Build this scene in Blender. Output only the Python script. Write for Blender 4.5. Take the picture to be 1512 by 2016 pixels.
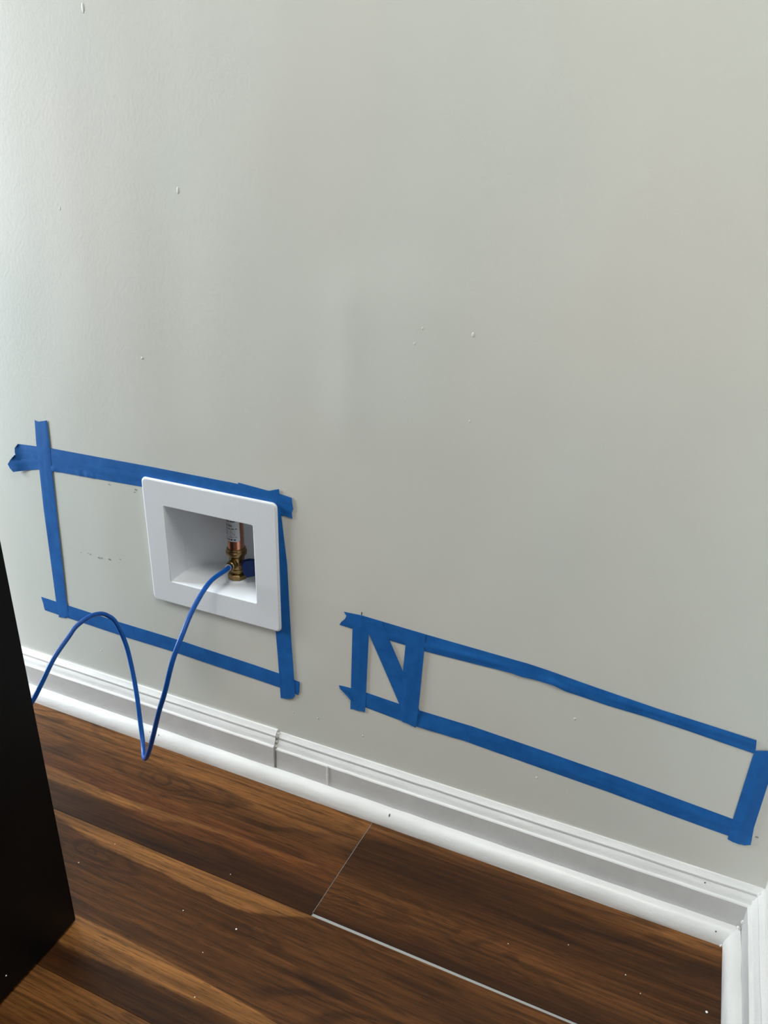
import bpy, bmesh, math, random
from mathutils import Vector, Matrix, noise

for o in list(bpy.data.objects):
    bpy.data.objects.remove(o)
scene = bpy.context.scene
COL = scene.collection
random.seed(7)

# ------------------------------------------------------------------ camera
R = ((0.91864686, 0.18034412, -0.35151662),
     (0.39426167, -0.36124654, 0.84501993),
     (0.02541022, -0.91486444, -0.40296077))
cam_data = bpy.data.cameras.new('camera')
cam = bpy.data.objects.new('camera', cam_data)
COL.objects.link(cam)
m = Matrix([[R[i][0], -R[i][1], -R[i][2], 0] for i in range(3)] + [[0, 0, 0, 1]])
m.translation = Vector((0, -0.73, 0.7891))
cam.matrix_world = m
cam_data.sensor_fit = 'VERTICAL'
cam_data.sensor_height = 36
cam_data.lens = 1490.1 * 36 / 2016
cam_data.clip_start = 0.01
scene.camera = cam

# ------------------------------------------------------------------ world, light, exposure
world = bpy.data.worlds.new('world')
scene.world = world
world.use_nodes = True
wb = world.node_tree.nodes['Background']
wb.inputs[0].default_value = (0.62, 0.78, 1.0, 1)
wb.inputs[1].default_value = 1.0

vs = scene.view_settings
vs.view_transform = 'Standard'
vs.look = 'None'
vs.gamma = 1.0
vs.use_curve_mapping = False
vs.exposure = 0.16


def area(name, loc, rot, sx, sy, energy, color):
    d = bpy.data.lights.new(name, 'AREA')
    d.shape = 'RECTANGLE'
    d.size = sx
    d.size_y = sy
    d.energy = energy
    d.color = color
    o = bpy.data.objects.new(name, d)
    COL.objects.link(o)
    o.location = loc
    o.rotation_euler = rot
    return o


HP = math.pi / 2
# daylight entering by the window of the left wall and by the wide window behind the camera
area('left_window_daylight', (-3.16, -0.95, 1.12), (0, -HP, 0), 1.55, 1.50, 262, (0.88, 0.955, 1.0))
area('front_window_daylight', (-0.9, -4.14, 1.55), (HP, 0, 0), 2.2, 1.3, 6, (1.0, 0.985, 0.94))
# the light of the flush ceiling lamp in front of the nook
area('ceiling_lamp_light', (0.08, -0.80, 2.37), (0, 0, 0), 0.6, 0.6, 22, (1.0, 0.965, 0.89))

# ------------------------------------------------------------------ helpers


def link(o, parent=None):
    COL.objects.link(o)
    if parent:
        o.parent = parent
    return o


def mesh_obj(name, verts, faces, mat, parent=None, smooth=False, loc=(0, 0, 0)):
    me = bpy.data.meshes.new(name)
    me.from_pydata([tuple(v) for v in verts], [], faces)
    me.validate()
    bm = bmesh.new()
    bm.from_mesh(me)
    bmesh.ops.recalc_face_normals(bm, faces=bm.faces)
    bm.to_mesh(me)
    bm.free()
    if mat:
        me.materials.append(mat)
    if smooth:
        for p in me.polygons:
            p.use_smooth = True
    o = bpy.data.objects.new(name, me)
    o.location = loc
    return link(o, parent)


def bm_obj(name, bm, mat, parent=None, smooth=False, loc=(0, 0, 0), recalc=True):
    if recalc:
        bmesh.ops.recalc_face_normals(bm, faces=bm.faces)
    me = bpy.data.meshes.new(name)
    bm.to_mesh(me)
    bm.free()
    if mat:
        me.materials.append(mat)
    if smooth:
        for p in me.polygons:
            p.use_smooth = True
    o = bpy.data.objects.new(name, me)
    o.location = loc
    return link(o, parent)


def sharp(o, deg=35):
    me = o.data
    for p in me.polygons:
        p.use_smooth = True
    me.set_sharp_from_angle(angle=math.radians(deg))
    return o


def empty(name, loc=(0, 0, 0)):
    o = bpy.data.objects.new(name, None)
    o.empty_display_size = 0.05
    o.location = loc
    return link(o)


def tag(o, label, cat, group=None):
    o['label'] = label
    o['category'] = cat
    if group:
        o['group'] = group
    return o


def structure(o, label=None):
    o['kind'] = 'structure'
    if label:
        o['label'] = label
    return o


def add_box(bm, x0, x1, y0, y1, z0, z1):
    v = [bm.verts.new((x, y, z)) for x in (x0, x1) for y in (y0, y1) for z in (z0, z1)]
    for f in ((0, 1, 3, 2), (4, 6, 7, 5), (0, 4, 5, 1), (2, 3, 7, 6), (0, 2, 6, 4), (1, 5, 7, 3)):
        bm.faces.new([v[i] for i in f])


def box(name, dims, mat, parent=None, bevel=0.0, seg=2):
    bm = bmesh.new()
    add_box(bm, *dims)
    if bevel:
        bmesh.ops.recalc_face_normals(bm, faces=bm.faces)
        bmesh.ops.bevel(bm, geom=list(bm.edges), offset=bevel, segments=seg, affect='EDGES', profile=0.5)
    o = bm_obj(name, bm, mat, parent)
    if bevel:
        sharp(o, 30)
    return o


def lathe(name, prof, mat, parent=None, n=32, center=(0, 0), axis=None, origin=(0, 0, 0), sides=None, deg=35):
    """profile [(r, h)] turned about an axis through origin"""
    ax = Vector(axis or (0, 0, 1)).normalized()
    a = ax.orthogonal().normalized()
    b = ax.cross(a)
    og = Vector(origin)
    verts, faces = [], []
    k = sides or n
    for r, h in prof:
        for i in range(k):
            t = 2 * math.pi * i / k
            verts.append(og + ax * h + (a * math.cos(t) + b * math.sin(t)) * r)
    for j in range(len(prof) - 1):
        for i in range(k):
            i2 = (i + 1) % k
            faces.append((j * k + i, j * k + i2, (j + 1) * k + i2, (j + 1) * k + i))
    faces.append(tuple(range(k))[::-1])
    faces.append(tuple(range((len(prof) - 1) * k, len(prof) * k)))
    o = mesh_obj(name, verts, faces, mat, parent)
    return sharp(o, deg)


def catmull(pts, n):
    P = [Vector(p) for p in pts]
    P = [P[0] * 2 - P[1]] + P + [P[-1] * 2 - P[-2]]
    out = []
    for i in range(1, len(P) - 2):
        p0, p1, p2, p3 = P[i - 1:i + 3]
        for k in range(n):
            t = k / n
            out.append(0.5 * ((2 * p1) + (p2 - p0) * t + (2 * p0 - 5 * p1 + 4 * p2 - p3) * t * t
                              + (3 * p1 - p0 - 3 * p2 + p3) * t ** 3))
    out.append(P[-2])
    return out


def tube(name, pts, r, mat, parent=None, sides=14):
    verts, faces = [], []
    T = [(pts[min(i + 1, len(pts) - 1)] - pts[max(i - 1, 0)]).normalized() for i in range(len(pts))]
    a = T[0].orthogonal().normalized()
    for i, p in enumerate(pts):
        a = (a - T[i] * a.dot(T[i])).normalized()
        b = T[i].cross(a)
        for k in range(sides):
            t = 2 * math.pi * k / sides
            verts.append(p + (a * math.cos(t) + b * math.sin(t)) * r)
    for i in range(len(pts) - 1):
        for k in range(sides):
            k2 = (k + 1) % sides
            faces.append((i * sides + k, i * sides + k2, (i + 1) * sides + k2, (i + 1) * sides + k))
    faces.append(tuple(range(sides))[::-1])
    faces.append(tuple(range((len(pts) - 1) * sides, len(pts) * sides)))
    o = mesh_obj(name, verts, faces, mat, parent)
    return sharp(o, 50)


# ------------------------------------------------------------------ materials
class NT:
    def __init__(self, name, rough=0.5, color=(0.8, 0.8, 0.8), metal=0.0, spec=0.5):
        self.mat = bpy.data.materials.new(name)
        self.mat.use_nodes = True
        self.n = self.mat.node_tree.nodes
        self.l = self.mat.node_tree.links
        self.b = self.n['Principled BSDF']
        self.b.inputs['Roughness'].default_value = rough
        self.b.inputs['Base Color'].default_value = (*color, 1)
        self.b.inputs['Metallic'].default_value = metal
        self.b.inputs['Specular IOR Level'].default_value = spec

    def new(self, t, **kw):
        nd = self.n.new('ShaderNode' + t)
        for k, v in kw.items():
            setattr(nd, k, v)
        return nd

    def set(self, sock, v):
        if hasattr(v, 'is_output'):
            self.l.new(v, sock)
        elif isinstance(v, (tuple, list)) and len(v) == 3 and sock.type == 'RGBA':
            sock.default_value = (*v, 1)
        else:
            sock.default_value = v

    def coord(self, kind='Object'):
        return self.new('TexCoord').outputs[kind]

    def mapping(self, vec, scale=(1, 1, 1), loc=(0, 0, 0)):
        nd = self.new('Mapping')
        self.l.new(vec, nd.inputs[0])
        nd.inputs['Scale'].default_value = scale
        nd.inputs['Location'].default_value = loc
        return nd.outputs[0]

    def noise(self, vec, scale=1.0, detail=2.0, rough=0.5, dist=0.0):
        nd = self.new('TexNoise')
        self.l.new(vec, nd.inputs['Vector'])
        nd.inputs['Scale'].default_value = scale
        nd.inputs['Detail'].default_value = detail
        nd.inputs['Roughness'].default_value = rough
        nd.inputs['Distortion'].default_value = dist
        return nd.outputs[0]

    def math(self, op, a, b=0.0, c=0.0, clamp=False):
        nd = self.new('Math', operation=op, use_clamp=clamp)
        for i, v in enumerate((a, b, c)):
            self.set(nd.inputs[i], v)
        return nd.outputs[0]

    def maprange(self, v, a, b, c=0.0, d=1.0, smooth=False):
        nd = self.new('MapRange')
        if smooth:
            nd.interpolation_type = 'SMOOTHSTEP'
        self.set(nd.inputs[0], v)
        for i, q in enumerate((a, b, c, d)):
            self.set(nd.inputs[i + 1], q)
        return nd.outputs[0]

    def ramp(self, v, stops, interp='LINEAR'):
        nd = self.new('ValToRGB')
        nd.color_ramp.interpolation = interp
        e = nd.color_ramp.elements
        while len(e) < len(stops):
            e.new(0.5)
        for el, (p, c) in zip(e, stops):
            el.position = p
            el.color = (*c, 1) if isinstance(c, (tuple, list)) else (c, c, c, 1)
        self.set(nd.inputs[0], v)
        return nd.outputs[0]

    def mix(self, f, a, b, mode='MIX'):
        nd = self.new('Mix', data_type='RGBA', blend_type=mode)
        self.set(nd.inputs[0], f)
        self.set(nd.inputs[6], a)
        self.set(nd.inputs[7], b)
        return nd.outputs[2]

    def bump(self, h, strength=1.0, dist=0.001, prev=None):
        nd = self.new('Bump')
        nd.inputs['Strength'].default_value = strength
        nd.inputs['Distance'].default_value = dist
        self.set(nd.inputs['Height'], h)
        if prev is not None:
            self.l.new(prev, nd.inputs['Normal'])
        return nd.outputs[0]

    def base(self, c):
        self.set(self.b.inputs['Base Color'], c)
        return self

    def normal(self, nrm):
        self.l.new(nrm, self.b.inputs['Normal'])
        return self


def wall_paint(name, col):
    t = NT(name, 0.55, spec=0.35)
    c = t.coord()
    hue = t.noise(t.mapping(c, (3.2, 3.2, 2.0)), 1.0, 2.0, 0.5)
    a = tuple(x * k for x, k in zip(col, (1.025, 0.995, 0.985)))
    b = tuple(x * k for x, k in zip(col, (0.975, 1.005, 1.005)))
    t.base(t.mix(t.maprange(hue, 0.35, 0.65), a, b))
    n1 = t.noise(c, 250.0, 2.0, 0.5)
    n2 = t.noise(c, 70.0, 2.0, 0.5)
    b1 = t.bump(n1, 0.20, 0.0007)
    b2 = t.bump(n2, 0.06, 0.0010, b1)
    t.normal(b2)
    return t.mat


def white_trim(name):
    t = NT(name, 0.36, spec=0.5)
    c = t.coord()
    n = t.noise(t.mapping(c, (14, 14, 60)), 1.0, 3.0, 0.6)
    t.base(t.mix(t.maprange(n, 0.35, 0.7), (0.70, 0.70, 0.69), (0.76, 0.76, 0.75)))
    b1 = t.bump(t.noise(c, 260.0, 2.0), 0.35, 0.0007)
    b2 = t.bump(t.noise(t.mapping(c, (18, 90, 90)), 1.0, 2.0), 0.5, 0.0016, b1)
    t.normal(b2)
    return t.mat


def tape_mat():
    t = NT('painters_tape_paper', 0.55, spec=0.2)
    c = t.coord()
    n = t.noise(c, 38.0, 3.0, 0.6)
    f = t.noise(c, 900.0, 2.0, 0.5)
    col = t.mix(t.maprange(n, 0.3, 0.72), (0.008, 0.092, 0.335), (0.014, 0.135, 0.440))
    t.base(t.mix(t.maprange(f, 0.3, 0.7, 0.0, 0.22), col, (0.02, 0.17, 0.50)))
    t.normal(t.bump(f, 0.35, 0.0003, t.bump(n, 0.6, 0.0007)))
    return t.mat


WALNUT_DARK = (0.044, 0.0165, 0.0050)
WALNUT_MID = (0.100, 0.038, 0.0105)
WALNUT_RED = (0.108, 0.037, 0.0105)
WALNUT_LIGHT = (0.240, 0.105, 0.032)


def curve1d(t, x, pts, x0, x1, lo, hi):
    """piecewise linear function of x as a node chain"""
    u = t.maprange(x, x0, x1)
    r = t.ramp(u, [((p - x0) / (x1 - x0), (v - lo) / (hi - lo)) for p, v in pts])
    return t.maprange(r, 0.0, 1.0, lo, hi)


def wood(name, seed, bands, streaks=(), knots=(), world_xy=True, y0=0.0, width=0.175):
    """laminate walnut: bands across the board, sapwood streaks with their own outlines, growth figure, pores"""
    t = NT(name, 0.33, spec=0.22)
    c = t.coord()
    sep = t.new('SeparateXYZ')
    t.l.new(c, sep.inputs[0])
    x, y = sep.outputs[0], sep.outputs[1]
    if not world_xy:
        rnd = t.new('ObjectInfo').outputs['Random']
        add = t.new('VectorMath', operation='ADD')
        t.l.new(c, add.inputs[0])
        cmb = t.new('CombineXYZ')
        t.l.new(t.math('MULTIPLY', rnd, 37.0), cmb.inputs[0])
        t.l.new(t.math('MULTIPLY', rnd, 11.0), cmb.inputs[2])
        t.l.new(cmb.outputs[0], add.inputs[1])
        c = add.outputs[0]
    off = (seed * 1.37, seed * 0.71, seed * 2.3)
    warp = t.noise(t.mapping(c, (3.5, 11, 1), off), 1.0, 2.0, 0.5)
    v = t.math('DIVIDE', t.math('SUBTRACT', y, y0), width)
    v2 = t.math('ADD', v, t.math('MULTIPLY', t.math('SUBTRACT', warp, 0.5), 0.30))
    col = t.ramp(v2, bands, 'EASE')
    # cathedral figure: contour lines of a stretched noise, wrapped round the knots
    h = t.noise(t.mapping(c, (2.6, 15, 1), off), 1.0, 3.0, 0.42, 0.5)
    wx = t.math('MULTIPLY', t.math('SUBTRACT', t.noise(t.mapping(c, (16, 34, 1), off), 1.0, 2.0, 0.5), 0.5), 0.035)
    for kx, ky, kr in knots:
        dx = t.math('MULTIPLY', t.math('SUBTRACT', x, kx), 0.30)
        dy = t.math('ADD', t.math('SUBTRACT', y, ky), wx)
        d = t.math('SQRT', t.math('ADD', t.math('MULTIPLY', dx, dx), t.math('MULTIPLY', dy, dy)))
        h = t.math('ADD', h, t.math('MULTIPLY', t.math('EXPONENT', t.math('DIVIDE', d, -kr)), 0.42))
    ring = t.math('SINE', t.math('MULTIPLY', h, 58.0))
    ring = t.maprange(ring, 0.1, 1.0, 0.0, 1.0, True)
    fade = t.maprange(t.noise(t.mapping(c, (5, 22, 1), (off[1], off[0], 3)), 1.0, 2.0, 0.5), 0.38, 0.62, 0.15, 1.0)
    col = t.mix(t.math('MULTIPLY', t.math('MULTIPLY', ring, fade), 0.50), col, (0.022, 0.009, 0.004))
    for pts, colr, soft, amt in streaks:
        xs = [p[0] for p in pts]
        xa, xb = min(xs), max(xs)
        lo = curve1d(t, x, [(p[0], p[1]) for p in pts], xa, xb, -0.6, 0.0)
        hi = curve1d(t, x, [(p[0], p[2]) for p in pts], xa, xb, -0.6, 0.0)
        wob = t.math('MULTIPLY', t.math('SUBTRACT', t.noise(t.mapping(c, (22, 60, 1), off), 1.0, 3.0, 0.6), 0.5), 0.010)
        yy = t.math('ADD', y, wob)
        ma = t.maprange(t.math('SUBTRACT', yy, lo), -soft, soft, 0, 1, True)
        mb = t.maprange(t.math('SUBTRACT', hi, y), -soft * 0.25, soft * 0.25, 0, 1, True)
        col = t.mix(t.math('MULTIPLY', t.math('MULTIPLY', ma, mb), amt), col, colr)
    grain = t.noise(t.mapping(c, (9, 330, 1), off), 1.0, 4.0, 0.65)
    col = t.mix(1.0, col, t.ramp(grain, [(0.30, 0.50), (0.5, 0.96), (0.72, 1.40)]), 'MULTIPLY')
    grain2 = t.noise(t.mapping(c, (5, 120, 1), (off[2], off[1], 7)), 1.0, 3.0, 0.6)
    col = t.mix(1.0, col, t.ramp(grain2, [(0.32, 0.62), (0.5, 1.0), (0.7, 1.28)]), 'MULTIPLY')
    tint = t.noise(t.mapping(c, (1.5, 26, 1), off), 1.0, 2.0, 0.5)
    col = t.mix(1.0, col, t.ramp(tint, [(0.3, (0.72, 0.70, 0.72)), (0.7, (1.28, 1.27, 1.22))]), 'MULTIPLY')
    pores = t.noise(t.mapping(c, (45, 850, 1), off), 1.0, 2.0, 0.5)
    col = t.mix(t.maprange(pores, 0.57, 0.70, 0.0, 0.65), col, (0.014, 0.007, 0.004))
    t.base(col)
    t.set(t.b.inputs['Roughness'], t.maprange(grain, 0.3, 0.7, 0.40, 0.30))
    t.normal(t.bump(t.math('ADD', grain, t.math('MULTIPLY', pores, 0.6)), 0.22, 0.0005))
    return t.mat


M_wall = wall_paint('greige_wall_paint', (0.640, 0.648, 0.602))
M_ceil = wall_paint('ceiling_paint', (0.80, 0.80, 0.78))
M_room = wall_paint('dark_unseen_wall_paint', (0.24, 0.225, 0.20))  # unseen walls toned dark to cut the ambient bounce
M_trim = white_trim('white_gloss_trim_paint')
M_tape = tape_mat()


def simple(name, col, rough, metal=0.0, spec=0.5, bs=None, bd=0.0003, vary=0.08):
    t = NT(name, rough, col, metal, spec)
    c = t.coord()
    n = t.noise(c, bs or 60.0, 3.0, 0.6)
    t.base(t.mix(t.maprange(n, 0.3, 0.7), tuple(x * (1 - vary) for x in col), tuple(x * (1 + vary) for x in col)))
    if bs:
        t.normal(t.bump(n, 0.4, bd))
    return t.mat


M_plastic = simple('white_abs_plastic', (0.78, 0.81, 0.845), 0.42, bs=700.0, bd=0.00025, vary=0.02)
M_brass = simple('aged_brass', (0.30, 0.20, 0.085), 0.34, 1.0, bs=420.0, bd=0.0003, vary=0.25)
M_copper = simple('copper_tube', (0.62, 0.27, 0.17), 0.30, 1.0, bs=300.0, bd=0.0001, vary=0.15)
M_handle = simple('dark_blue_plastic', (0.002, 0.016, 0.085), 0.45, spec=0.22, bs=260.0, bd=0.0002)
M_tube = simple('blue_poly_tubing', (0.004, 0.075, 0.330), 0.34, spec=0.28, bs=180.0, bd=0.00008)
M_label = simple('white_paper_label', (0.56, 0.58, 0.59), 0.5, vary=0.02)
M_ink = simple('black_ink', (0.02, 0.022, 0.025), 0.6)
M_navy = simple('navy_ink', (0.015, 0.014, 0.07), 0.6)
M_nut_highlight = simple('cream_nut_highlight', (0.80, 0.78, 0.68), 0.35)  # cream colour standing in for a highlight on the brass nut
M_fridge = simple('black_enamel', (0.0025, 0.0025, 0.0027), 0.45, bs=900.0, bd=0.0003, spec=0.14)
M_seal = simple('dark_rubber', (0.012, 0.012, 0.012), 0.6)
M_steel = simple('brushed_steel', (0.45, 0.45, 0.46), 0.35, 1.0)
M_gap = simple('grey_tongue_core', (0.36, 0.37, 0.37), 0.7, bs=600.0)
M_sub = simple('dark_underlayment', (0.05, 0.045, 0.04), 0.8)
M_speck = simple('white_paint_chip', (0.85, 0.84, 0.80), 0.5)
M_scuff = simple('grey_scuff', (0.30, 0.30, 0.28), 0.8)
M_hole = simple('dark_nail_hole', (0.03, 0.028, 0.025), 0.8)
M_frame = simple('window_vinyl', (0.8, 0.8, 0.8), 0.4)


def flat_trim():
    t = NT('greyer_board_face', 0.5, spec=0.3)  # greyer and more matt than the rest of the trim
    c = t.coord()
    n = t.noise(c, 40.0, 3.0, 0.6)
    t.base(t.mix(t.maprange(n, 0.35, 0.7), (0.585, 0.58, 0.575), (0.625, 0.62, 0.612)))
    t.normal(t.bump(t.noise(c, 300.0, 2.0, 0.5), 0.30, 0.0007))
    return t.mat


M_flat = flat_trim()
M_white = wall_paint('white_return_paint', (0.76, 0.765, 0.735))


def glass_mat():
    t = NT('window_glass', 0.02, (1, 1, 1))
    t.b.inputs['Transmission Weight'].default_value = 1.0
    t.b.inputs['IOR'].default_value = 1.45
    return t.mat


M_glass = glass_mat()

# ------------------------------------------------------------------ room shell
XL, XR, YF, ZC = -3.2, 1.7, -4.2, 2.45
HX0, HX1, HZ0, HZ1 = -0.622, -0.470, 0.268, 0.414       # hole cut in the drywall for the outlet box


def sstep(a, b, v):
    u = max(0.0, min(1.0, (v - a) / (b - a)))
    return u * u * (3 - 2 * u)


def wall_y(x, z):
    """slow waviness of the drywall (metres, negative = towards the room)"""
    d = 0.0009 * noise.noise(Vector((x * 5.0 + 3.1, 1.7, z * 3.0)))
    d += 0.0005 * noise.noise(Vector((x * 13.0 + 8.0, 4.2, z * 7.0)))
    d *= sstep(0.09, 0.16, z)
    # old skimmed patch above the right-hand tape frame
    q = math.exp(-((abs(x + 0.288) / 0.088) ** 2.6)) * sstep(0.735, 0.66, z) * sstep(0.47, 0.58, z)
    d -= 0.0014 * q
    d -= 0.0008 * math.exp(-((x + 0.352) / 0.020) ** 2) * sstep(0.72, 0.67, z) * sstep(0.49, 0.56, z)
    # keep it flat round the box
    k = min(1.0, max(0.0, (max(abs(x + 0.545) / 0.115, abs(z - 0.335) / 0.105) - 1.0) / 0.5))
    return d * (k * k * (3 - 2 * k))


def lin(a, b, step):
    n = max(1, round((b - a) / step))
    return [a + (b - a) * i / n for i in range(n)]


xs = lin(XL, -1.2, 0.2) + lin(-1.2, HX0, 0.012) + lin(HX0, HX1, 0.012) + lin(HX1, 0.18, 0.012) + lin(0.18, XR, 0.3) + [XR]
zs = lin(0, HZ0, 0.012) + lin(HZ0, HZ1, 0.012) + lin(HZ1, 1.25, 0.012) + lin(1.25, ZC, 0.2) + [ZC]
verts, faces = [], []
for z in zs:
    for x in xs:
        verts.append((x, wall_y(x, z), z))
nx = len(xs)
for j in range(len(zs) - 1):
    for i in range(nx - 1):
        cx, cz = (xs[i] + xs[i + 1]) / 2, (zs[j] + zs[j + 1]) / 2
        if HX0 < cx < HX1 and HZ0 < cz < HZ1:
            continue
        a = j * nx + i
        faces.append((a, a + 1, a + nx + 1, a + nx))
me = bpy.data.meshes.new('wall_back')
me.from_pydata(verts, [], faces)
me.materials.append(M_wall)
for p in me.polygons:
    p.use_smooth = True
wall_back = structure(link(bpy.data.objects.new('wall_back', me)), 'greenish off-white painted drywall with blue tape outlines')
# edges and rear face of the drywall, with the same cut-out
bm = bmesh.new()
for (x0, x1, z0, z1) in ((HX0, HX1, HZ0, HZ1), (XL, XR, 0, ZC)):
    c = [(x0, z0), (x1, z0), (x1, z1), (x0, z1)]
    for i in range(4):
        (ax, az), (bx, bz) = c[i], c[(i + 1) % 4]
        bm.faces.new([bm.verts.new(v) for v in ((ax, 0.0002, az), (bx, 0.0002, bz), (bx, 0.014, bz), (ax, 0.014, az))])
bm_obj('drywall_edge', bm, M_wall, wall_back)
box('wall_cavity_backing', (XL, XR, 0.13, 0.16, 0, ZC), M_wall, wall_back)

# ceiling, left wall (window), front wall (window), right side walls
structure(box('ceiling', (XL - 0.2, XR + 0.2, YF - 0.2, 0.2, ZC, ZC + 0.1), M_ceil), 'plain white ceiling above the frame')


def wall_with_hole(name, axis, pos, thick, a0, a1, h0, h1, label):
    """wall in plane axis=pos spanning the room, with a rectangular opening a0..a1, h0..h1"""
    lo, hi = (YF, 0.0) if axis == 'x' else (XL, XR)
    bm = bmesh.new()
    for (p0, p1, q0, q1) in ((lo, a0, 0, ZC), (a1, hi, 0, ZC), (a0, a1, 0, h0), (a0, a1, h1, ZC)):
        if axis == 'x':
            add_box(bm, min(pos, pos + thick), max(pos, pos + thick), p0, p1, q0, q1)
        else:
            add_box(bm, p0, p1, min(pos, pos + thick), max(pos, pos + thick), q0, q1)
    return structure(bm_obj(name, bm, M_room), label)


LWY0, LWY1, LWZ0, LWZ1 = -1.75, -0.15, 0.28, 1.95
FWX0, FWX1, FWZ0, FWZ1 = -2.1, 0.3, 0.85, 2.25
wall_with_hole('wall_left', 'x', XL, -0.14, LWY0, LWY1, LWZ0, LWZ1, 'painted wall with window beyond the refrigerator')
wall_with_hole('wall_front', 'y', YF, -0.14, FWX0, FWX1, FWZ0, FWZ1, 'painted wall with wide window behind the camera')
structure(box('wall_far_right', (XR, XR + 0.12, YF, 0, 0, ZC), M_room), 'painted side wall beyond the nook')
WX = 0.170
structure(box('wall_right', (WX, WX + 0.12, -0.60, 0.0, 0, ZC), M_white), 'short painted return wall at the right corner')


def window(name, axis, pos, a0, a1, h0, h1, mull):
    root = empty(name, (pos, (a0 + a1) / 2, h0) if axis == 'x' else ((a0 + a1) / 2, pos, h0))
    structure(root)
    org = Vector(root.location)

    def b(nm, p0, p1, q0, q1, d0, d1, mat):
        bm = bmesh.new()
        if axis == 'x':
            add_box(bm, pos + d0, pos + d1, p0, p1, q0, q1)
        else:
            add_box(bm, p0, p1, pos + d0, pos + d1, q0, q1)
        for v in bm.verts:
            v.co -= org
        bm_obj(nm, bm, mat, root)
    w = 0.05
    b('frame_rail', a0, a1, h0, h0 + w, -0.11, -0.05, M_frame)
    b('frame_rail', a0, a1, h1 - w, h1, -0.11, -0.05, M_frame)
    b('frame_stile', a0, a0 + w, h0 + w, h1 - w, -0.11, -0.05, M_frame)
    b('frame_stile', a1 - w, a1, h0 + w, h1 - w, -0.11, -0.05, M_frame)
    for k in range(1, mull):
        c = a0 + (a1 - a0) * k / mull
        b('mullion', c - w / 2, c + w / 2, h0 + w, h1 - w, -0.11, -0.05, M_frame)
    b('pane', a0 + w, a1 - w, h0 + w, h1 - w, -0.085, -0.08, M_glass)
    b('sill', a0 - 0.03, a1 + 0.03, h0 - 0.02, h0, -0.05, 0.05, M_trim)


window('window_1', 'x', XL, LWY0, LWY1, LWZ0, LWZ1, 2)
window('window_2', 'y', YF, FWX0, FWX1, FWZ0, FWZ1, 3)

# small paint nibs, scuffs and pencil ticks on the wall
NIBS = [(-0.2133, 0.6502, 0.0016, 1.6), (-0.2104, 0.5621, 0.0011, 1.5), (-0.2664, 0.6517, 0.0010, 1.6), (-0.2745, 0.6355, 0.0010, 1.6),
        (-0.0608, 0.2312, 0.0016, 1.2), (-0.0939, 0.1313, 0.0013, 1.6), (-0.5558, 0.7717, 0.0017, 2.2), (-0.7265, 0.7476, 0.0010, 2.4),
        (-0.658, 0.9436, 0.0018, 2.6), (-0.6279, 0.5818, 0.0018, 1.0), (-0.392, 0.118, 0.0012, 1.5), (-0.43, 0.115, 0.0011, 1.5),
        (-0.325, 0.112, 0.0012, 1.4), (-0.765, 0.118, 0.0015, 0.8)]
for i, (x, z, r, el) in enumerate(NIBS):
    bm = bmesh.new()
    bmesh.ops.create_icosphere(bm, subdivisions=2, radius=r)
    for v in bm.verts:
        v.co = Vector((v.co.x, v.co.y * 0.24, v.co.z * el)) * (1 + 0.25 * noise.noise(v.co * 900 + Vector((i, 0, 0))))
    bm_obj('paint_nib', bm, M_wall, wall_back, True, (x, wall_y(x, z), z))
for i, (x, z, r) in enumerate([(-0.7752, 0.2842, .0009), (-0.7581, 0.2853, .0011), (-0.7427, 0.2832, .0016), (-0.738, 0.2838, .0012),
                               (-0.7231, 0.285, .0018), (-0.7034, 0.2895, .0010), (-0.7060, 0.4025, .0011), (-0.6617, 0.4029, .0016),
                               (-0.6640, 0.3990, .0010), (-0.7621, 0.2862, .0008), (0.1474, 0.1422, .0016)]):
    n = 9
    vs_ = [(x + r * (1 + .5 * noise.noise(Vector((k, i * 3.3, 0)))) * math.cos(2 * math.pi * k / n) * 1.25, wall_y(x, z) - 0.00025,
            z + r * 0.75 * math.sin(2 * math.pi * k / n)) for k in range(n)]
    mesh_obj('scuff_mark', vs_, [tuple(range(n))], M_scuff, wall_back)
for (x, z0, z1) in ((-0.3297, 0.2975, 0.3018),):
    y = wall_y(x, z0) - 0.0003
    mesh_obj('pencil_tick', [(x - .0007, y, z0), (x + .0007, y, z0), (x + .0009, y, z1), (x - .0003, y, z1)], [(0, 1, 2, 3)], M_hole, wall_back)

# ------------------------------------------------------------------ floor: subfloor with separate planks
floor = structure(box('floor', (XL, XR, YF, 0.0, -0.05, -0.009), M_sub), 'walnut-look laminate plank floor')
PW = 0.175
SEAM1, SEAM2 = -0.187, -0.362


def plank(quad, mat, name='plank', bev=0.0002):
    """quad: four (x, y) corners ccw"""
    bm = bmesh.new()
    top = [bm.verts.new((x, y, 0.0)) for x, y in quad]
    bot = [bm.verts.new((x, y, -0.0088)) for x, y in quad]
    bm.faces.new(top)
    bm.faces.new(bot[::-1])
    for i in range(4):
        j = (i + 1) % 4
        bm.faces.new((top[i], bot[i], bot[j], top[j]))
    bmesh.ops.recalc_face_normals(bm, faces=bm.faces)
    te = [e for e in bm.edges if all(abs(v.co.z) < 1e-6 for v in e.verts)]
    bmesh.ops.bevel(bm, geom=te, offset=bev, segments=1, affect='EDGES')
    return bm_obj(name, bm, mat, floor)


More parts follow.
